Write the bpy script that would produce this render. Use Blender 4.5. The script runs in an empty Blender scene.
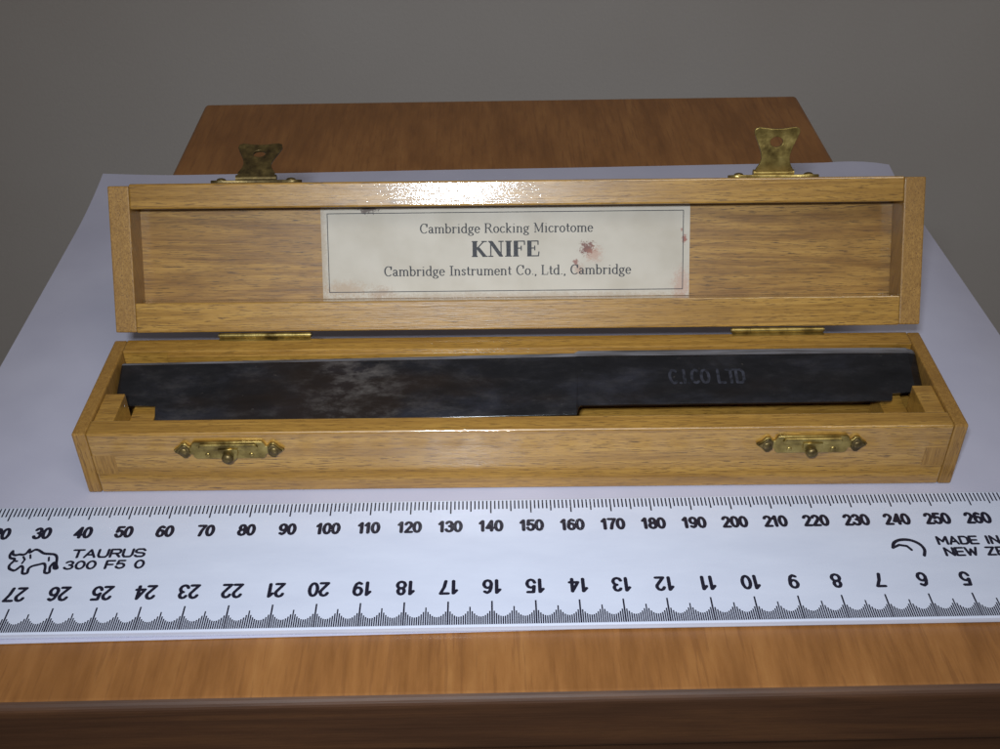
import bpy, bmesh, math, random
from mathutils import Vector, Matrix, Euler
random.seed(4)
MM=0.001
sc=bpy.context.scene
COL=sc.collection
sc.view_settings.view_transform='Standard'
sc.view_settings.look='None'
sc.view_settings.exposure=0

# ------------------------------------------------------------ node helpers
class NT:
    def __init__(s,name):
        s.m=bpy.data.materials.new(name); s.m.use_nodes=True
        s.t=s.m.node_tree; s.t.nodes.clear()
        s.out=s.n('ShaderNodeOutputMaterial'); s.b=s.n('ShaderNodeBsdfPrincipled')
        s.t.links.new(s.b.outputs[0],s.out.inputs[0])
    def n(s,t,**k):
        x=s.t.nodes.new(t)
        for a,v in k.items(): setattr(x,a,v)
        return x
    def l(s,a,b): s.t.links.new(a,b)
    def set(s,i,v):
        if isinstance(v,bpy.types.NodeSocket): s.l(v,i)
        else:
            if isinstance(v,(tuple,list)) and len(v)==3 and i.type=='RGBA': v=(*v,1)
            i.default_value=v
    def P(s,**k):
        for a,v in k.items(): s.set(s.b.inputs[a.replace('_',' ')],v)
    def math(s,op,a,b=0.0,c=None):
        x=s.n('ShaderNodeMath',operation=op); s.set(x.inputs[0],a); s.set(x.inputs[1],b)
        if c is not None: s.set(x.inputs[2],c)
        return x.outputs[0]
    def mix(s,f,a,b,mode='MIX'):
        x=s.n('ShaderNodeMix',data_type='RGBA',blend_type=mode)
        s.set(x.inputs[0],f); s.set(x.inputs[6],a); s.set(x.inputs[7],b); return x.outputs[2]
    def coord(s,scale=(1,1,1),kind='Object',rnd=True,mul=1000.0):
        tc=s.n('ShaderNodeTexCoord'); v=tc.outputs[kind]
        if rnd:
            oi=s.n('ShaderNodeObjectInfo')
            r=s.n('ShaderNodeVectorMath',operation='SCALE'); r.inputs[0].default_value=(.3,.7,.5)
            s.l(oi.outputs['Random'],r.inputs['Scale'])
            a=s.n('ShaderNodeVectorMath',operation='ADD'); s.l(v,a.inputs[0]); s.l(r.outputs[0],a.inputs[1]); v=a.outputs[0]
        m=s.n('ShaderNodeVectorMath',operation='MULTIPLY'); s.l(v,m.inputs[0])
        m.inputs[1].default_value=tuple(q*mul for q in scale); return m.outputs[0]
    def noise(s,v,scale=1,detail=3,rough=.5,dist=0):
        x=s.n('ShaderNodeTexNoise'); s.l(v,x.inputs['Vector']); x.inputs['Scale'].default_value=scale
        x.inputs['Detail'].default_value=detail; x.inputs['Roughness'].default_value=rough; x.inputs['Distortion'].default_value=dist
        return x.outputs[0]
    def ramp(s,f,stops,interp='LINEAR'):
        x=s.n('ShaderNodeValToRGB'); s.set(x.inputs[0],f); x.color_ramp.interpolation=interp
        e=x.color_ramp.elements
        while len(e)<len(stops): e.new(.5)
        for q,(p,c) in zip(e,stops):
            q.position=p; q.color=(*c,1) if len(c)==3 else c
        return x.outputs[0]
    def step(s,f,a,b):
        x=s.n('ShaderNodeMapRange'); s.set(x.inputs[0],f); x.inputs[1].default_value=a; x.inputs[2].default_value=b
        x.interpolation_type='SMOOTHSTEP'; return x.outputs[0]
    def bump(s,h,st,d=.0002,to='Normal'):
        x=s.n('ShaderNodeBump'); s.set(x.inputs['Height'],h); x.inputs['Strength'].default_value=st; x.inputs['Distance'].default_value=d
        s.l(x.outputs[0],s.b.inputs[to]); return x

def wood(name,dark,mid,light,pore,axis=0,rough=.34,coat=.5,ring=.22,plank=False,bump=1.0,streak=.6,ringamt=.38,dist=.5,fibs=2.2,crough=.05,poreamt=1.0,wavamt=.22,porex=.26,mottle=.4,p0=.54,p1=.64):
    w=NT(name)
    def S(al,ac):
        v=[ac,ac,ac]; v[axis]=al; return tuple(v)
    big=w.noise(w.coord(S(.008,ring)),1,3,.5,dist)
    rings=w.math('PINGPONG',w.math('MULTIPLY',big,9.0),1.0)
    fib=w.noise(w.coord(S(.05,fibs)),1,5,.65)
    fine=w.noise(w.coord(S(porex,fibs*2.3)),1,3,.6)
    f=w.math('ADD',w.math('MULTIPLY',rings,ringamt),w.math('MULTIPLY',fib,streak))
    col=w.ramp(f,[(.22,dark),(.48,mid),(.78,light)])
    blot=w.noise(w.coord(S(.028,.07)),1,4,.65)
    col=w.mix(w.math('MULTIPLY',w.step(blot,.46,.68),mottle),col,dark)
    p=w.step(fine,p0,p1)
    p=w.math('MULTIPLY',w.math('MULTIPLY',p,w.math('ADD',w.math('MULTIPLY',rings,.5),.5)),poreamt)
    col=w.mix(p,col,pore)
    if plank:
        tc=w.n('ShaderNodeTexCoord'); sx=w.n('ShaderNodeSeparateXYZ'); w.l(tc.outputs['Object'],sx.inputs[0])
        idx=w.math('FLOOR',w.math('MULTIPLY',w.math('ADD',sx.outputs[0],.5003),1/.061))
        wn=w.n('ShaderNodeTexWhiteNoise',noise_dimensions='1D'); w.l(idx,wn.inputs['W'])
        col=w.mix(w.math('MULTIPLY',wn.outputs[0],.35),col,dark)
    w.P(Base_Color=col,Roughness=w.math('ADD',w.math('MULTIPLY',fib,.15),rough-.07),Coat_Weight=coat,Coat_Roughness=crough)
    wav=w.noise(w.coord(S(.10,.35)),1,2,.5)
    h=w.math('ADD',w.math('MULTIPLY',fine,.10),w.math('ADD',w.math('MULTIPLY',fib,.13),w.math('MULTIPLY',wav,wavamt)))
    w.bump(h,bump,.00013,'Coat Normal'); w.bump(h,bump,.00025,'Normal')
    return w.m

M={}
M['oak']=wood('varnished_oak',(.25,.122,.020),(.40,.212,.040),(.48,.278,.064),(.09,.040,.009),coat=1.0,ringamt=.24,streak=.62)
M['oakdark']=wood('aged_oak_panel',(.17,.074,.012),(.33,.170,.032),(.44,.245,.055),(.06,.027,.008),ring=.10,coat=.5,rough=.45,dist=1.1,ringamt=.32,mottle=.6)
M['oakend']=wood('oak_end_grain',(.23,.112,.021),(.36,.19,.042),(.44,.255,.064),(.11,.048,.012),axis=2,ring=.5,rough=.5,coat=.35,ringamt=.15)
M['table']=wood('table_wood',(.19,.074,.018),(.30,.125,.034),(.40,.185,.055),(.13,.048,.014),axis=1,ring=.04,rough=.45,coat=.10,plank=True,bump=.4,ringamt=.22,dist=.15,fibs=.42,streak=.66,crough=.3,porex=.05,poreamt=.4,mottle=.5)
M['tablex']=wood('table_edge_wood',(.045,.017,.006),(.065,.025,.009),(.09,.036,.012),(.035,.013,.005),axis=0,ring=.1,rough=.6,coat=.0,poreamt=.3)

w=NT('aged_brass'); n=w.noise(w.coord((1,1,1)),.28,4,.55)
w.P(Base_Color=w.ramp(n,[(.3,(.15,.10,.03)),(.5,(.36,.26,.08)),(.7,(.50,.38,.13))]),Metallic=.85,Roughness=w.math('ADD',w.math('MULTIPLY',n,.25),.22)); w.bump(w.noise(w.coord((1,1,1)),1.0,2,.5),.35,.00012); M['brass']=w.m
w=NT('tarnished_brass'); n=w.noise(w.coord((1,1,1)),.4,4,.6)
w.P(Base_Color=w.ramp(n,[(.3,(.06,.04,.017)),(.55,(.15,.105,.038)),(.8,(.30,.21,.075))]),Metallic=.75,Roughness=.42); w.bump(w.noise(w.coord((1,1,1)),1.2,2,.5),.3,.0001); M['brassdark']=w.m

w=NT('patinated_steel')
a=w.noise(w.coord((.04,.10,.10)),1,6,.65,.2); b=w.noise(w.coord((.14,.35,.35)),1,6,.72,.1)
tc=w.n('ShaderNodeTexCoord'); sx=w.n('ShaderNodeSeparateXYZ'); w.l(tc.outputs['Object'],sx.inputs[0])
xx=sx.outputs[0]
lft=w.step(w.math('MULTIPLY',xx,-1.0),-.02,.03)
col=w.ramp(a,[(.3,(.005,.005,.006)),(.5,(.013,.0125,.015)),(.70,(.030,.030,.040))])
br=w.noise(w.coord((.02,.06,.06)),1,3,.6)
col=w.mix(w.math('MULTIPLY',w.math('MULTIPLY',w.step(br,.42,.62),w.math('ADD',w.math('MULTIPLY',lft,.6),.4)),.65),col,(.024,.014,.009))
dx=w.math('DIVIDE',w.math('SUBTRACT',xx,-.042),.014)
pt=w.math('SUBTRACT',1.0,w.step(w.math('ABSOLUTE',dx),.1,1.3))
m1=w.math('MULTIPLY',w.math('MULTIPLY',w.step(b,.42,.68),w.step(a,.40,.6)),w.math('ADD',w.math('MULTIPLY',pt,.65),w.math('ADD',w.math('MULTIPLY',lft,.12),.10)))
col=w.mix(w.math('MINIMUM',m1,.8),col,(.115,.100,.092))
sp=w.noise(w.coord((.5,.7,.7)),1,3,.6)
col=w.mix(w.math('MULTIPLY',w.step(sp,.70,.76),.35),col,(.13,.11,.095))
w.P(Base_Color=col,Metallic=.3,Roughness=w.ramp(b,[(.3,(.10,)*3),(.7,(.30,)*3)]),Coat_Weight=.6,Coat_Roughness=.08)
w.bump(w.math('ADD',w.math('MULTIPLY',w.noise(w.coord((.05,.2,.2)),1,2),2.0),w.math('MULTIPLY',b,.5)),.5,.00014); M['steel']=w.m
w=NT('worn_engraving'); n=w.noise(w.coord((1,1,1)),.8,3,.6); w.P(Base_Color=w.ramp(n,[(.35,(.012,.012,.016)),(.65,(.050,.051,.068))]),Metallic=.3,Roughness=.35); M['engr']=w.m
w=NT('steel_edge_highlight'); w.P(Base_Color=w.ramp(w.noise(w.coord((.05,1,1)),1,4,.6),[(.35,(.06,.057,.06)),(.7,(.24,.24,.27))]),Metallic=.1,Roughness=.3); M['edge']=w.m  # highlight along the knife's top facet, painted in as a lighter base colour

w=NT('white_paper'); n=w.noise(w.coord((1,1,1)),.05,3,.5)
w.P(Base_Color=w.ramp(n,[(.3,(.44,.43,.535)),(.7,(.48,.47,.575))]),Roughness=.75); w.bump(w.math('ADD',w.noise(w.coord((1,1,1)),.02,2),w.math('MULTIPLY',w.noise(w.coord((1,1,1)),4,3),.02)),.5,.002); M['paper']=w.m
w=NT('white_plastic'); n=w.noise(w.coord((.3,1,1)),.15,5,.6)
w.P(Base_Color=w.ramp(n,[(.3,(.55,.58,.70)),(.7,(.60,.63,.75))]),Roughness=w.ramp(n,[(.3,(.14,)*3),(.7,(.26,)*3)])); w.bump(w.noise(w.coord((.02,.05,1)),1,2),.3,.0005); M['plastic']=w.m
w=NT('black_print'); w.P(Base_Color=(.010,.010,.024),Roughness=.4); M['ink']=w.m
w=NT('letterpress_ink'); n=w.noise(w.coord((1,1,1)),3,3,.6)
w.P(Base_Color=w.ramp(n,[(.35,(.022,.024,.030)),(.75,(.07,.068,.07))]),Roughness=.7); M['ink2']=w.m
w=NT('aged_label_card')
uv=w.n('ShaderNodeUVMap'); U=uv.outputs[0]
sx=w.n('ShaderNodeSeparateXYZ'); w.l(U,sx.inputs[0])
def S2(f):
    m=w.n('ShaderNodeVectorMath',operation='MULTIPLY'); w.l(U,m.inputs[0]); m.inputs[1].default_value=(100*f,25*f,1); return m.outputs[0]
n1=w.noise(S2(.08),1,3,.5); n2=w.noise(S2(.7),1,5,.7); n3=w.noise(S2(2.2),1,3,.6)
col=w.ramp(n1,[(.3,(.43,.38,.305)),(.55,(.49,.44,.365)),(.8,(.52,.47,.395))])
col=w.mix(w.math('MULTIPLY',w.step(n2,.62,.8),.2),col,(.33,.24,.14))
def spot(cx,cy,rx,ry,colr,k,soft=.35):
    global col
    dx=w.math('DIVIDE',w.math('SUBTRACT',sx.outputs[0],cx),rx); dy=w.math('DIVIDE',w.math('SUBTRACT',sx.outputs[1],cy),ry)
    d=w.math('SQRT',w.math('ADD',w.math('MULTIPLY',dx,dx),w.math('MULTIPLY',dy,dy)))
    d=w.math('ADD',d,w.math('MULTIPLY',w.math('SUBTRACT',n2,.5),2.8))
    d=w.math('ADD',d,w.math('MULTIPLY',w.math('SUBTRACT',n3,.5),2.0))
    f=w.math('SUBTRACT',1.0,w.step(d,1-soft,1+soft)); col=w.mix(w.math('MULTIPLY',f,k),col,colr)
spot(.722,.53,.018,.065,(.13,.03,.02),.9); spot(.74,.46,.018,.07,(.36,.14,.08),.5,.7); spot(.70,.30,.012,.05,(.33,.15,.09),.5,.7); spot(.69,.38,.006,.03,(.2,.05,.03),.8)
spot(.985,.62,.006,.04,(.25,.04,.02),.8); spot(.978,.72,.003,.02,(.25,.05,.03),.7); spot(.13,.985,.025,.05,(.08,.05,.04),.9); spot(.5,.0,.5,.04,(.30,.19,.10),.45,.7); spot(.0,.5,.012,.6,(.30,.20,.11),.45,.7)
spot(.06,.10,.05,.07,(.36,.22,.12),.5,.7); spot(.16,.06,.03,.05,(.3,.17,.09),.5,.6); spot(.98,.12,.02,.15,(.40,.18,.12),.45,.6)
w.P(Base_Color=col,Roughness=.6); w.bump(n3,.12,.0001); M['card']=w.m
w=NT('painted_wall'); n=w.noise(w.coord((1,1,1)),.006,3,.5)
w.P(Base_Color=w.ramp(n,[(.3,(.53,.485,.455)),(.7,(.57,.53,.505))]),Roughness=.8); w.bump(w.noise(w.coord((1,1,1)),.4,4,.6),.15,.001); M['wall']=w.m
w=NT('grey_carpet'); n=w.noise(w.coord((1,1,1)),.5,4,.6)
w.P(Base_Color=w.ramp(n,[(.3,(.10,.095,.09)),(.7,(.17,.16,.15))]),Roughness=.95); w.bump(n,.6,.003); M['floor']=w.m

# ------------------------------------------------------------ geometry helpers (mm)
def empty(name,loc):
    o=bpy.data.objects.new(name,None); o.empty_display_size=.01; o.location=Vector(loc)*MM; COL.objects.link(o); return o
def mk(name,bm,mats,parent=None,base=None,smooth=False,xf=None,recalc=True):
    if xf is not None: bmesh.ops.transform(bm,matrix=xf,verts=bm.verts)
    b=Vector(base) if base is not None else Vector((0,0,0))
    for v in bm.verts: v.co=(v.co-b)*MM
    if recalc: bmesh.ops.recalc_face_normals(bm,faces=bm.faces[:])
    me=bpy.data.meshes.new(name); bm.to_mesh(me); bm.free()
    for m in mats: me.materials.append(M[m])
    if smooth:
        for p in me.polygons: p.use_smooth=True
    o=bpy.data.objects.new(name,me); COL.objects.link(o)
    if parent is not None: o.parent=parent
    else: o.location=b*MM
    return o
def merge(bm,t,mi,smooth=False):
    for f in t.faces:
        if mi is not None: f.material_index=mi
        if smooth: f.smooth=True
    me=bpy.data.meshes.new('t'); t.to_mesh(me); t.free(); bm.from_mesh(me); bpy.data.meshes.remove(me)
def box(bm,x0,x1,y0,y1,z0,z1,bev=.3,mi=0,seg=2):
    t=bmesh.new(); bmesh.ops.create_cube(t,size=1)
    for v in t.verts: v.co=Vector(((x0+x1)/2+v.co.x*(x1-x0),(y0+y1)/2+v.co.y*(y1-y0),(z0+z1)/2+v.co.z*(z1-z0)))
    if bev>0: bmesh.ops.bevel(t,geom=t.edges[:],offset=bev,segments=seg,profile=.5,affect='EDGES')
    merge(bm,t,mi)
def plate(bm,outer,frame,thick,mi=0,holes=(),bev=.12,bend=None):
    O,ex,ey,ez=[Vector(q) for q in frame]
    cu=bpy.data.curves.new('t','CURVE'); cu.dimensions='2D'; cu.fill_mode='BOTH'; cu.extrude=max(.01,thick/2-bev); cu.bevel_depth=bev; cu.bevel_resolution=1; cu.offset=-bev
    for P in [outer]+list(holes):
        s=cu.splines.new('POLY'); s.points.add(len(P)-1); s.use_cyclic_u=True
        for q,p in zip(s.points,P): q.co=(p[0],p[1],0,1)
    ob=bpy.data.objects.new('t',cu); COL.objects.link(ob); bpy.context.view_layer.update()
    dg=bpy.context.evaluated_depsgraph_get(); me=bpy.data.meshes.new_from_object(ob.evaluated_get(dg))
    t=bmesh.new(); t.from_mesh(me)
    for v in t.verts:
        a,b,c=v.co; c+=thick/2+(bend(a,b) if bend else 0); v.co=O+ex*a+ey*b+ez*c
    merge(bm,t,mi); bpy.data.objects.remove(ob); bpy.data.curves.remove(cu); bpy.data.meshes.remove(me)
def cyl(bm,p,q,r,mi=0,seg=16,r2=None):
    p=Vector(p);q=Vector(q); d=q-p; t=bmesh.new()
    bmesh.ops.create_cone(t,cap_ends=True,segments=seg,radius1=r,radius2=r if r2 is None else r2,depth=d.length)
    m=Matrix.Translation((p+q)/2)@d.to_track_quat('Z','Y').to_matrix().to_4x4()
    bmesh.ops.transform(t,matrix=m,verts=t.verts)
    for f in t.faces:
        f.smooth=len(f.verts)==4
        if len(f.verts)!=4:
            for e in f.edges: e.smooth=False
    merge(bm,t,mi)
def ball(bm,p,r,sc_=(1,1,1),mi=0):
    t=bmesh.new(); bmesh.ops.create_uvsphere(t,u_segments=16,v_segments=10,radius=r)
    for v in t.verts: v.co=Vector((v.co.x*sc_[0],v.co.y*sc_[1],v.co.z*sc_[2]))+Vector(p)
    merge(bm,t,mi,True)

# stroke lettering -------------------------------------------------
def hull(P):
    P=sorted(set((round(a,5),round(b,5)) for a,b in P))
    def half(P):
        h=[]
        for p in P:
            while len(h)>1 and (h[-1][0]-h[-2][0])*(p[1]-h[-2][1])-(h[-1][1]-h[-2][1])*(p[0]-h[-2][0])<=0: h.pop()
            h.append(p)
        return h
    a=half(P); b=half(P[::-1]); return a[:-1]+b[:-1]
CNT=[0]
def stroke(bm,pts,a,b,place,mi):
    nib=[(math.cos(k*math.pi/4)*a,math.sin(k*math.pi/4)*b) for k in range(8)]
    for p,q in zip(pts[:-1],pts[1:]):
        H=hull([(p[0]+n[0],p[1]+n[1]) for n in nib]+[(q[0]+n[0],q[1]+n[1]) for n in nib])
        if len(H)<3: continue
        CNT[0]=(CNT[0]+1)%60; off=CNT[0]*.0008
        f=bm.faces.new([bm.verts.new(place(u,v,off)) for u,v in H]); f.material_index=mi
def catmull(P,n=4,closed=True):
    out=[]; N=len(P); R=range(N) if closed else range(N-1)
    for i in R:
        if closed: a,b,c,d=P[i-1],P[i],P[(i+1)%N],P[(i+2)%N]
        else: a,b,c,d=P[max(0,i-1)],P[i],P[i+1],P[min(N-1,i+2)]
        for k in range(n):
            t=k/n
            out.append(tuple(.5*(2*b[m]+(c[m]-a[m])*t+(2*a[m]-5*b[m]+4*c[m]-d[m])*t*t+(3*b[m]-a[m]-3*c[m]+d[m])*t**3) for m in (0,1)))
    out.append(P[0] if closed else P[-1]); return out
def arc(cx,cy,rx,ry,a0,a1,n=14):
    return [(cx+rx*math.cos(math.radians(a0+(a1-a0)*k/n)),cy+ry*math.sin(math.radians(a0+(a1-a0)*k/n))) for k in range(n+1)]
def sf(x,y,w=.075): return ('s',[(x-w,y),(x+w,y)])
G={
'C':(.72,[arc(.37,.35,.29,.35,48,312,20),[(.60,.47),(.60,.68)]]),
'a':(.50,[arc(.19,.125,.13,.125,0,360),[(.33,.30),(.33,.06),(.42,.0)],arc(.2,.31,.13,.14,0,160)]),
'm':(.88,[[(.12,0),(.12,.44)],[(.42,0),(.42,.3)],[(.72,0),(.72,.3)],arc(.27,.3,.15,.14,0,180),arc(.57,.3,.15,.14,0,180),sf(.12,0),sf(.42,0),sf(.72,0),sf(.08,.44,.05)]),
'b':(.57,[[(.1,0),(.1,.7)],arc(.27,.22,.19,.225,-155,155,18),sf(.06,.7,.05)]),
'r':(.44,[[(.12,0),(.12,.44)],arc(.28,.3,.15,.13,50,180),[(.36,.4),(.36,.38)],sf(.12,0),sf(.08,.44,.05)]),
'i':(.32,[[(.14,0),(.14,.44)],[(.13,.63),(.15,.63)],sf(.14,0),sf(.10,.44,.05)]),
'd':(.58,[[(.42,0),(.42,.7)],arc(.25,.22,.19,.225,25,335,18),sf(.38,.7,.05),sf(.46,0,.05)]),
'g':(.53,[arc(.22,.29,.15,.15,0,360),arc(.23,-.10,.19,.10,0,360),[(.13,.16),(.09,.07),(.3,.02)],[(.33,.40),(.46,.44)]]),
'e':(.50,[arc(.24,.22,.18,.225,5,320,18),[(.07,.24),(.41,.24)]]),
'R':(.74,[[(.13,0),(.13,.68)],[(.13,.68),(.36,.68)]+arc(.36,.52,.17,.16,90,-90,8)+[(.13,.36)],[(.36,.36),(.58,.02),(.68,.0)],sf(.13,0),sf(.1,.68,.07)]),
'o':(.54,[arc(.25,.22,.19,.225,0,360,18)]),
'c':(.48,[arc(.25,.22,.19,.225,45,320,16)]),
'k':(.56,[[(.12,0),(.12,.7)],[(.4,.43),(.12,.18)],[(.22,.26),(.42,0)],sf(.12,0),sf(.08,.7,.05),sf(.4,.43,.07),sf(.44,0,.07)]),
'n':(.60,[[(.12,0),(.12,.44)],[(.43,0),(.43,.3)],arc(.275,.3,.155,.14,0,180),sf(.12,0),sf(.43,0),sf(.08,.44,.05)]),
'M':(.90,[('s',[(.14,0),(.14,.68)]),[(.14,.68),(.43,.06)],('s',[(.43,.06),(.72,.68)]),[(.72,.68),(.72,0)],sf(.14,0),sf(.72,0),sf(.1,.68,.06),sf(.76,.68,.06)]),
't':(.37,[[(.15,.6),(.15,.09),(.2,.02),(.3,.04)],('s',[(.04,.43),(.29,.43)])]),
'K':(.78,[[(.14,0),(.14,.68)],('s',[(.58,.68),(.14,.26)]),[(.28,.4),(.62,0)],sf(.14,0,.12),sf(.14,.68,.12),sf(.6,.68,.11),sf(.64,0,.11)]),
'N':(.80,[('s',[(.14,0),(.14,.68)]),[(.14,.68),(.64,.0)],('s',[(.64,0),(.64,.68)]),sf(.14,0,.1),sf(.12,.68,.08),sf(.64,.68,.11)]),
'I':(.40,[[(.2,0),(.2,.68)],sf(.2,0,.14),sf(.2,.68,.14)]),
'F':(.66,[[(.16,0),(.16,.68)],('s',[(.08,.68),(.58,.68),(.58,.52)]),('s',[(.16,.36),(.42,.36)]),('s',[(.42,.27),(.42,.45)]),sf(.16,0,.12)]),
'E':(.70,[[(.16,0),(.16,.68)],('s',[(.07,.68),(.58,.68),(.58,.52)]),('s',[(.16,.36),(.42,.36)]),('s',[(.42,.27),(.42,.45)]),('s',[(.07,0),(.6,0),(.62,.18)])]),
'L':(.64,[[(.14,0),(.14,.68)],('s',[(.05,0),(.54,0),(.56,.18)]),sf(.14,.68,.1)]),
's':(.42,[[(.31,.36),(.28,.42),(.18,.44),(.09,.39),(.1,.3),(.2,.24),(.29,.18),(.31,.09),(.22,.01),(.11,.02),(.07,.1)]]),
'u':(.60,[[(.12,.44),(.12,.15)]+arc(.26,.15,.14,.14,180,330,8),[(.42,.44),(.42,0)],sf(.08,.44,.05),sf(.38,.44,.05),sf(.46,0,.05)]),
'.':(.24,[[(.1,.02),(.12,.02)]]), ',':(.24,[[(.1,.02),(.13,.0),(.09,-.1)]]), ' ':(.32,[])}
def serif(bm,txt,xa,xb,yb,size,place,mi,a=.042,b=.02):
    W=sum(G[c][0] for c in txt); sx=(xb-xa)/W; x=0
    for c in txt:
        for s in G[c][1]:
            thin=isinstance(s,tuple); pts=s[1] if thin else s
            stroke(bm,[(xa+(x+p[0])*sx,yb+p[1]*size) for p in pts],(b*1.1 if thin else a)*sx,b*size,place,mi)
        x+=G[c][0]
D={
'0':(.5,[arc(.25,.5,.25,.5,0,360,22)]),
'1':(.34,[[(.0,.76),(.2,1.0),(.2,0)]]),
'2':(.5,[arc(.25,.73,.23,.27,165,-25,12)+[(.02,.0),(.5,.0)]]),
'3':(.5,[arc(.24,.76,.21,.24,160,-80,12),arc(.24,.26,.25,.27,85,-165,14)]),
'4':(.52,[[(.38,0),(.38,1),(.0,.27),(.54,.27)]]),
'5':(.5,[[(.46,1),(.09,1),(.04,.52)]+arc(.24,.32,.25,.32,130,-165,14)]),
'6':(.5,[arc(.25,.30,.24,.30,0,360,18),[(.02,.35),(.04,.62),(.12,.88),(.28,1.0),(.44,.90)]]),
'7':(.5,[[(.0,1),(.5,1),(.27,.5),(.17,0)]]),
'8':(.5,[arc(.25,.75,.20,.25,0,360,16),arc(.25,.26,.25,.27,0,360,18)]),
'9':(.5,[arc(.25,.70,.24,.30,0,360,18),[(.48,.65),(.46,.38),(.38,.12),(.22,0),(.06,.10)]]),
'T':(.5,[[(0,1),(.56,1)],[(.28,1),(.28,0)]]),
'A':(.56,[[(0,0),(.28,1),(.56,0)],[(.1,.33),(.46,.33)]]),
'U':(.5,[[(0,1),(0,.25),(.1,.0),(.42,0),(.52,.25),(.52,1)]]),
'R':(.5,[[(0,0),(0,1),(.42,1),(.52,.85),(.52,.6),(.42,.46),(0,.46)],[(.3,.46),(.52,0)]]),
'S':(.5,[[(.5,.82),(.4,1),(.1,1),(.0,.85),(.0,.65),(.1,.53),(.4,.47),(.5,.36),(.5,.15),(.4,0),(.1,0),(0,.16)]]),
'F':(.46,[[(0,0),(0,1),(.48,1)],[(0,.5),(.4,.5)]]),
'M':(.62,[[(0,0),(0,1),(.31,.35),(.62,1),(.62,0)]]),
'D':(.5,[[(0,0),(0,1),(.34,1),(.52,.8),(.52,.2),(.34,0),(0,0)]]),
'E':(.46,[[(.48,1),(0,1),(0,0),(.48,0)],[(0,.5),(.42,.5)]]),
'I':(.12,[[(.06,0),(.06,1)]]),
'N':(.52,[[(0,0),(0,1),(.52,0),(.52,1)]]),
'W':(.72,[[(0,1),(.18,0),(.36,.8),(.54,0),(.72,1)]]),
'Z':(.5,[[(0,1),(.5,1),(0,0),(.5,0)]]),
'L':(.44,[[(0,1),(0,0),(.44,0)]]),
'C':(.5,[arc(.27,.5,.27,.5,50,310,16)]),
'O':(.54,[arc(.27,.5,.27,.5,0,360,20)]),
'.':(.10,[[(.03,0),(.06,0)]]),' ':(.30,[])}
def sans(bm,txt,cx,cy,h,wr,wt,place,mi=0,rot=False,gap=.19,align='C',slant=0,width=None):
    k=h/(1+2*wt); W=sum(D[c][0] for c in txt)+gap*(len(txt)-1)
    kx=k*wr if width is None else width/W; sg=-1 if rot else 1; x=-W/2 if align=='C' else 0
    for c in txt:
        for s in D[c][1]:
            stroke(bm,[(cx+sg*(x+p[0]+slant*p[1])*kx,cy+sg*(p[1]-.5)*k) for p in s],wt*k,wt*k*.9,place,mi)
        x+=D[c][0]+gap

# ------------------------------------------------------------ camera
F=1108.0; TH=math.atan(.753)
cam=bpy.data.cameras.new('camera'); co=bpy.data.objects.new('camera',cam); COL.objects.link(co); sc.camera=co
cam.sensor_width=36; cam.lens=F*36/1000; cam.clip_start=.005; cam.clip_end=20
co.matrix_world=Matrix.Translation((0,0,.190))@Euler((math.pi/2-TH,0,0)).to_matrix().to_4x4()@Matrix.Rotation(math.radians(-.6),4,'Z')

# ------------------------------------------------------------ setting
bm=bmesh.new(); box(bm,-2500,2500,700,760,-520,1800,0); o=mk('wall',bm,['wall']); o['kind']='structure'
bm=bmesh.new(); box(bm,-2500,2500,-1500,699,-540,-520,0); o=mk('floor',bm,['floor']); o['kind']='structure'

TB=(3.5,293,-520)
tbl=empty('wooden_table',TB); tbl['label']='small orange brown wooden table under the white paper'; tbl['category']='table'
tbl.rotation_euler=(0,0,math.radians(.6))
bm=bmesh.new(); box(bm,-122.5,129.5,141.6,447,-18,0,2.2,0,6)
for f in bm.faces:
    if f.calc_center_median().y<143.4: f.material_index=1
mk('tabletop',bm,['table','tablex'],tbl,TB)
bm=bmesh.new()
box(bm,-116,123,147,160,-60,-18.2,1); box(bm,-116,123,426,442,-60,-18.2,1)
box(bm,-116,-100,160.2,425.8,-60,-18.2,1); box(bm,107,123,160.2,425.8,-60,-18.2,1)
mk('apron',bm,['tablex'],tbl,TB)
for i,(x,y) in enumerate([(-114,146),(93,146),(-114,412),(93,412)]):
    bm=bmesh.new(); box(bm,x+3,x+25,y+16 if y<300 else y-10,y+38 if y<300 else y+12,-520,-18.3,2); mk('leg',bm,['tablex'],tbl,TB)

bm=bmesh.new(); NX,NY=60,44; g={}
for i in range(NX+1):
    for j in range(NY+1):
        u=-148.5+297*i/NX; v=-111+222*j/NY
        z=.25; d=max(0,-u-124); e=max(0,u-128)
        z-=.003*d*d; z-=.010*e*e*(.5+.5*j/NY)
        z+=.05*math.sin(u*.05)*math.sin(v*.04)
        c=max(0,(abs(u)-120)/28)*max(0,(v-70)/42); z+=3.0*c*c
        g[i,j]=bm.verts.new((u,v,z))
for i in range(NX):
    for j in range(NY): bm.faces.new((g[i,j],g[i+1,j],g[i+1,j+1],g[i,j+1]))
xf=Matrix.Translation((2.5,270.1,0))@Matrix.Rotation(math.radians(1.1),4,'Z')
bmesh.ops.transform(bm,matrix=xf,verts=bm.verts)
o=mk('paper_sheet',bm,['paper'],None,(2.5,269,0),smooth=True); o['label']='white sheet of paper lying over the wooden table'; o['category']='paper'

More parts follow.
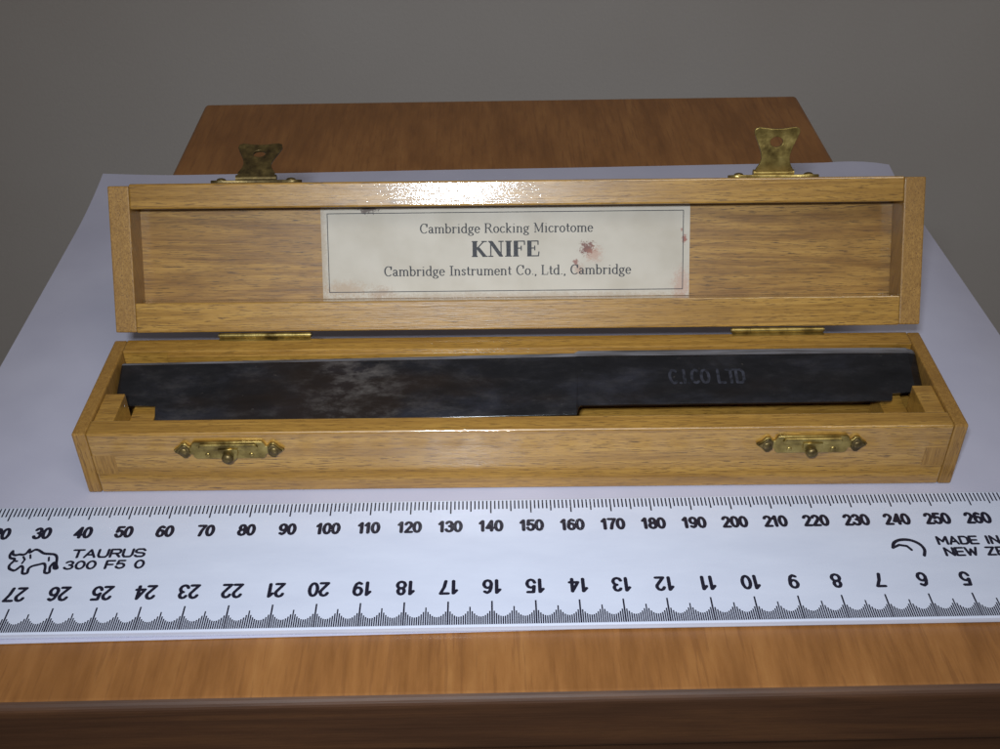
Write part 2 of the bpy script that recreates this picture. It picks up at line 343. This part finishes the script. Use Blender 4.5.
# ------------------------------------------------------------ ruler
RB=(8,177.5,.4)
rul=empty('ruler',RB); rul['label']='white plastic ruler with black millimetre scales, lying on paper'; rul['category']='ruler'
rul.rotation_euler=(0,0,math.radians(.5))
R0,R1=159.0,198.6; RT=2.2
bm=bmesh.new(); box(bm,-146,160,R0,R1,.4,RT,.3,0,2); mk('ruler_body',bm,['plastic'],rul,RB)
bm=bmesh.new()
def pr(u,v,off): return Vector((u,v,RT+.03+off*.2))
def tick(x,y0,y1,wd):
    bm.faces.new([bm.verts.new(pr(*q,0)) for q in ((x-wd/2,y0),(x+wd/2,y0),(x+wd/2,y1),(x-wd/2,y1))])
X=lambda m:(m-142.1-1.0)*.970+.6
for m in range(0,301):
    L=4.3 if m%10==0 else (3.7 if m%5==0 else 2.9)
    tick(X(m),R1-.5-L,R1-.5,.36)
for m2 in range(0,601):
    m=m2/2; k=m2%20
    if k==0: L=6.6
    elif k==10: L=5.0
    else:
        q=abs((k%10)-5)/5.0
        L=2.2+2.4*q*q
    tick(X(m),R0+.5,R0+.5+L,.38 if k==0 else .31)
for m in range(10,300,10):
    sans(bm,str(m),X(m),189.5,4.1,.92,.14,pr)
for c in range(1,30):
    sans(bm,str(c),X(300-c*10),170.3,4.5,.95,.115,pr,rot=True)
sans(bm,'TAURUS',-99.8,182.6,3.0,1,.14,pr,align='L',slant=.0,width=16.6)
sans(bm,'300 F5 0',-100.6,179.0,3.0,1,.14,pr,align='L',slant=.0,width=18.0)
sans(bm,'MADE IN',102.0,182.2,3.0,1,.14,pr,align='L',slant=.02,width=14.2)
sans(bm,'NEW ZEALAND',102.6,178.6,3.0,1,.14,pr,align='L',slant=.02,width=26)
B=lambda P:[(-113.4+p[0]*.90,177.2+p[1]*1.12) for p in P]
bull=[(.9,.6),(.1,1.1),(-.1,2.0),(.5,3.0),(.4,3.7),(-.7,3.9),(-1.2,4.8),(-.9,5.9),(-.5,5.0),(.3,4.7),(1.2,4.9),(2.2,4.8),(2.9,5.2),(3.3,6.3),(3.7,5.4),(4.8,6.2),(6.0,5.9),(7.4,5.1),(9.0,4.9),(10.4,4.7),(11.3,3.8),(11.8,2.0),(12.5,.8),(11.6,.9),(11.1,2.4),(10.5,1.2),(10.9,-.3),(9.7,-.3),(9.3,1.2),(8.6,2.2),(7.2,1.9),(5.8,1.5),(5.2,.8),(5.3,-.4),(4.1,-.4),(3.7,1.0),(3.0,1.6),(2.4,.9),(1.8,.4)]
b3=catmull(B(bull),3); stroke(bm,b3,.34,.38,pr,0)
for s in ([(1.0,3.0),(1.4,3.0)],[(2.5,4.2),(3.2,3.4),(2.9,2.4)],[(4.1,4.7),(4.5,3.8)],[(9.2,3.9),(9.5,3.0)]): stroke(bm,B(s),.26,.3,pr,0)
em=[(97.4,177.6),(98.0,179.4),(97.4,181.2),(95.6,182.5),(93.2,182.6),(91.6,181.7),(90.9,180.2)]
stroke(bm,catmull(em,4,False),.40,.46,pr,0)
stroke(bm,[(91.0,180.2),(92.6,181.0),(94.3,180.6),(95.0,179.4)],.34,.38,pr,0)
mk('scale_print',bm,['ink'],rul,RB)

# ------------------------------------------------------------ wooden box
X0,X1=-103.2,112.5; Y0,Y1=204.3,243.6; H=19.5; ZB=.45
BB=(5,224,ZB)
bx=empty('wooden_box',BB); bx['label']='open varnished oak case with brass latches and paper label in lid'; bx['category']='box'
bm=bmesh.new(); T=5.4
box(bm,X0+3.4,X1-3.4,Y0,Y0+T,ZB,H,.6,0,3)
box(bm,X0+3.4,X1-3.4,Y1-T,Y1,ZB,H,.35)
box(bm,X0,X0+3.38,Y0+.05,Y1-.05,ZB,H-.05,.45,1)
box(bm,X1-3.38,X1,Y0+.05,Y1-.05,ZB,H-.05,.45,1)
box(bm,X0+3.4,X1-3.4,Y0+T+.02,Y1-T-.02,ZB,3.2,0)
for s,xe in ((1,X0+3.42),(-1,X1-3.42)):
    def bb(a,b,*r,**k):
        x=sorted((xe+s*a,xe+s*b)); box(bm,x[0],x[1],*r,**k)
    bb(0,5.0,Y0+T+.02,221.4,3.2,H-1.0,bev=.25,mi=0)
    bb(5.02,11.2,Y0+T+.02,229,3.2,11.4,bev=.25,mi=0)
    bb(0,5.0,221.42,Y1-T-.02,3.2,6.5,bev=.2,mi=0)
box(bm,-88,98,237.2,Y1-T-.02,3.2,H-1.0,.2,0)
for x0_,x1_ in ((X0+3.6,X0+9.0),(X1-9.0,X1-3.6)):
    box(bm,x0_,x1_,Y0-.04,Y0+.5,6.8,12.6,.02,1)
tray=mk('tray',bm,['oak','oakend'],bx,BB)

def latch(cx):
    bm=bmesh.new(); zc=14.6
    half=[(-13.4,0),(-12.2,.9),(-11.2,2.1),(-10.2,2.1),(-9.6,1.2),(-9.0,1.1),(-8.7,2.1),(-8.1,2.6),(8.1,2.6),(8.7,2.1),(9.0,1.1),(9.6,1.2),(10.2,2.1),(11.2,2.1),(12.2,.9),(13.4,0)]
    pts=half+[(a,-b) for a,b in half[-2:0:-1]]
    plate(bm,pts,((cx,Y0-.02,zc),(1,0,0),(0,0,1),(0,-1,0)),.8,0)
    plate(bm,[(-6.6,1.9),(6.6,1.9),(7.2,1.2),(6.6,.3),(-6.6,.3),(-7.2,1.2)][::-1],((cx,Y0-.78,zc),(1,0,0),(0,0,1),(0,-1,0)),.5,0)
    cyl(bm,(cx-6.6,Y0-1.05,zc+1.9),(cx+6.6,Y0-1.05,zc+1.9),.5,0,12)
    plate(bm,[(-2.4,1.0),(2.4,1.0),(2.1,-1.4),(1.2,-2.6),(-1.2,-2.6),(-2.1,-1.4)],((cx,Y0-.8,zc),(1,0,0),(0,0,1),(0,-1,0)),.9,0)
    cyl(bm,(cx-.2,Y0-.7,zc-1.2),(cx-.2,Y0-2.2,zc-1.2),.9,1,14)
    ball(bm,(cx-.2,Y0-2.4,zc-1.25),1.45,(1,.7,1),1)
    for s in (-1,1):
        t0=[(s*a,b) for a,b in ((9.5,1.0),(10.3,1.9),(11.1,1.9),(12.0,.8),(13.0,0),(12.0,-.8),(11.1,-1.9),(10.3,-1.9),(9.5,-1.0))]
        if s<0: t0=t0[::-1]
        plate(bm,t0,((cx,Y0-.85,zc),(1,0,0),(0,0,1),(0,-1,0)),.45,1)
        ball(bm,(cx+s*10.9,Y0-1.2,zc),1.1,(1,.5,1),1)
        ball(bm,(cx+s*5.3,Y0-.75,zc-1.4),.7,(1,.6,1),0)
    mk('latch_plate',bm,['brass','brassdark'],tray,BB)
latch(-65.8); latch(75.3)

# lid
PHI=math.radians(28.5); LO=Vector((0,244.2,21.3))
u=Vector((0,math.sin(PHI),math.cos(PHI))); n=Vector((0,-math.cos(PHI),math.sin(PHI)))
LX=Matrix(((1,0,0,LO.x),(0,-n.y,u.y,LO.y),(0,-n.z,u.z,LO.z),(0,0,0,1)))
LL=39.3; LD=12.5
bm=bmesh.new(); ET=5.6; ST=6.6; SB=7.9
XL=X0+.5
box(bm,XL+ET,X1-ET,0,LD,0,SB,.35); box(bm,XL+ET,X1-ET,0,LD,LL-ST,LL,.5,0,3)
box(bm,XL,XL+ET-.02,.12,LD-.1,.1,LL-.5,.35,1); box(bm,X1-ET+.02,X1,.12,LD-.1,.1,LL-.2,.35,1)
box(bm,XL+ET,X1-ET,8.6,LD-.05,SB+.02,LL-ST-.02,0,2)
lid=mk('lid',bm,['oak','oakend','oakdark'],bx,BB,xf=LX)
bm=bmesh.new(); uvl=bm.loops.layers.uv.new('UVMap')
xa,xb,wa,wb=-48.2,52.0,SB+.1,LL-ST-.1; PT=8.45
NX=20
vs=[[bm.verts.new((xa+(xb-xa)*i/NX,PT-.05*math.sin(i*1.3),w_)) for i in range(NX+1)] for w_ in (wa,wb)]
for i in range(NX):
    f=bm.faces.new((vs[0][i],vs[0][i+1],vs[1][i+1],vs[1][i]))
    for l,(a,b) in zip(f.loops,((i/NX,0),((i+1)/NX,0),((i+1)/NX,1),(i/NX,1))): l[uvl].uv=(a,b)
def pl(u_,v_,off): return Vector((u_,PT-.09-off,v_))
P=[(xa+1.8,wa+1.7),(xb-1.8,wa+1.7),(xb-1.8,wb-1.6),(xa+1.8,wb-1.6),(xa+1.8,wa+1.7)]
stroke(bm,P,.10,.10,pl,1)
serif(bm,'Cambridge Rocking Microtome',-21.4,25.8,wa+17.5,3.6,pl,1,a=.058,b=.024)
serif(bm,'KNIFE',-7.3,11.4,wa+11.1,5.9,pl,1,a=.105,b=.026)
serif(bm,'Cambridge Instrument Co., Ltd., Cambridge',-31.4,36.2,wa+6.0,3.7,pl,1,a=.058,b=.024)
lab=mk('paper_label',bm,['card','ink2'],lid,BB,xf=LX); lab['label']='stained cream paper label with printed black serif lettering'

def flap(cx,ang,mat):
    bm=bmesh.new()
    half=[(-12.2,0),(-11.5,1.8),(-9.5,2.4),(-7,1.6),(7,1.6),(9.5,2.4),(11.5,1.8),(12.2,0)]
    pts=half+[(a,-b) for a,b in half[-2:0:-1]]
    tt=5.0
    plate(bm,pts,((cx,tt,LL),(1,0,0),(0,1,0),(0,0,1)),.8,0)
    cyl(bm,(cx-5.4,tt+.3,LL+1.3),(cx+5.4,tt+.3,LL+1.3),.95,0,14)
    for s in (-1,1): ball(bm,(cx+s*9.3,tt,LL+.8),1.3,(1,1,.5),0)
    bmesh.ops.transform(bm,matrix=LX,verts=bm.verts)
    O=LX@Vector((cx,tt+.3,LL+1.4)); d=Vector((0,math.cos(ang),math.sin(ang))); nn=Vector((0,-math.sin(ang),math.cos(ang))); ex=Vector((1,0,0))
    R=[(5.0,0),(4.9,1.2),(4.4,2.0),(3.9,3.0),(3.7,4.2),(3.95,5.6),(4.6,7.4),(5.4,9.2),(6.0,10.8),(5.8,11.8),(4.8,12.2),(3.2,12.0),(1.6,11.75)]
    outer=R+[(0,11.7)]+[(-a,b) for a,b in R[::-1]]
    hole=arc(0,8.3,1.7,1.35,0,360,20)[:-1]
    plate(bm,outer,(O,ex,d,nn),.8,0,[hole[::-1]],.12,bend=lambda a,b:.3*math.sin(b*.45))
    mk('clasp_flap',bm,[mat],lid,BB)
flap(-64.5,math.radians(20),'brassdark'); flap(73.5,math.radians(78),'brass')

def hinge(cx):
    bm=bmesh.new(); y=Y1+.5; z=H+.75
    nk=5; L=24.5
    for k in range(nk):
        a=cx-L/2+L*k/nk; cyl(bm,(a+.05,y,z),(a+L/nk-.05,y,z),.72,0,18)
    cyl(bm,(cx-L/2-.3,y,z),(cx+L/2+.3,y,z),.6,1,12)
    box(bm,cx-L/2,cx+L/2,Y1-1.1,Y1+.2,H+.02,H+.25,.05,0)
    mk('hinge',bm,['brass','brassdark'],bx,BB)
hinge(-62.8); hinge(74.5)

# ------------------------------------------------------------ knife (one continuous loft)
KB=(5,230,7)
E2=Vector((-.906,-.423)); N2=Vector((-.423,.906))
ctrl=[ # x, depth d, raise r, facet f, kink depth fraction, kink drop
(-99.2,10.6,-.1,.9,.8,.3),(-98.8,11.4,0,1.1,.8,.3),(-89.2,11.8,0,1.1,.8,.3),(-88.9,12.0,0,1.1,.8,.3),(-88.4,16.4,0,1.1,.8,.3),(-87.5,16.9,0,1.1,.8,.3),(-40,16.9,0,1.4,.8,.3),(19.3,16.6,0,1.7,.8,.3),(19.5,16.5,.0,1.7,.8,.3),
(20.0,14.8,.15,2.1,.22,-.35),(20.6,14.3,.25,2.5,.22,-.35),(99.6,14.0,.25,2.6,.22,-.35),(100.0,13.9,.25,2.6,.22,-.35),(100.5,11.9,.25,2.5,.22,-.3),(106.6,11.4,.2,2.4,.22,-.3),(108.4,10.4,-.4,2.0,.22,-.2),(108.9,9.6,-.7,1.5,.22,-.1)]
t=bmesh.new(); rows=[]
def sec(x,d,r,f,kf,kd):
    z0=-.011*max(0,20-x)
    B_=Vector((234.1,19.2))+N2*r; A=B_+Vector((.99,.05))*f; M1=B_+E2*(d*kf); C=B_+E2*d+N2*(-kd)
    Dd=C+Vector((.5,-.9)); E=Vector((max(A.x+.1,235.5),14.6))
    return [t.verts.new((x,p.x,p.y+z0)) for p in (A,B_,M1,C,Dd,E)]
for a,b in zip(ctrl[:-1],ctrl[1:]):
    nseg=max(1,int((b[0]-a[0])/5))
    for i in range(nseg): q=i/nseg; rows.append(sec(*[a[m]*(1-q)+b[m]*q for m in range(6)]))
rows.append(sec(*ctrl[-1]))
for i in range(len(rows)-1):
    for k in range(6):
        f=t.faces.new((rows[i][k],rows[i+1][k],rows[i+1][(k+1)%6],rows[i][(k+1)%6])); f.material_index=1 if k==0 else 0
t.faces.new(rows[0][::-1]); t.faces.new(rows[-1])
bmesh.ops.recalc_face_normals(t,faces=t.faces[:])
ed=[]
for r0,r1 in zip(rows[:-1],rows[1:]):
    for k in (0,1,2,3):
        e=t.edges.get((r0[k],r1[k]))
        if e: ed.append(e)
bmesh.ops.bevel(t,geom=ed,offset=.18,segments=2,affect='EDGES')
kn=mk('microtome_knife',t,['steel','edge'],None,KB)
kn['label']='dark tarnished steel knife blade resting in the open wooden tray'; kn['category']='knife'
# lettering follows the flat face between the upper kink and the lower edge
bm=bmesh.new(); Bk=Vector((234.1,19.2))+N2*.25; dd=14.15; Mk=Bk+E2*(dd*.22); Ck=Bk+E2*dd+N2*.35; Ed=(Ck-Mk).normalized(); Nd=Vector((-Ed.y*-1*-1,Ed.x*-1)); Nd=Vector((Ed.y,-Ed.x)) if Ed.y*0-Ed.x>0 else Vector((-Ed.y,Ed.x))
def pk(u_,v_,off):
    p=Mk+Ed*(3.2-v_)+Nd*(.05+off*.5); return Vector((u_,p.x,p.y))
sans(bm,'C.I.CO LTD',53.5,0,4.6,1,.10,pk,width=19.0,slant=-.05)
mk('engraved_lettering',bm,['engr'],kn,KB)

# ------------------------------------------------------------ lights
def area(name,loc,target,sx,sy,power,color,spread=math.pi):
    L=bpy.data.lights.new(name,'AREA'); L.shape='RECTANGLE'; L.size=sx; L.size_y=sy; L.energy=power; L.color=color; L.spread=spread
    o=bpy.data.objects.new(name,L); COL.objects.link(o); o.location=loc
    o.rotation_euler=(Vector(target)-Vector(loc)).to_track_quat('-Z','Y').to_euler(); return o
area('flash_light',(-.022,-.030,.240),(0,.215,.0),.026,.018,.30,(.84,.92,1.0),math.radians(88))
area('room_light',(.45,-.50,1.3),(0,.25,0),.7,.5,4.2,(1,.95,.88))
wd=bpy.data.worlds.new('World'); sc.world=wd; wd.use_nodes=True
bg=wd.node_tree.nodes['Background']; bg.inputs[0].default_value=(1,.97,.94,1); bg.inputs[1].default_value=.10
bpy.context.view_layer.update()
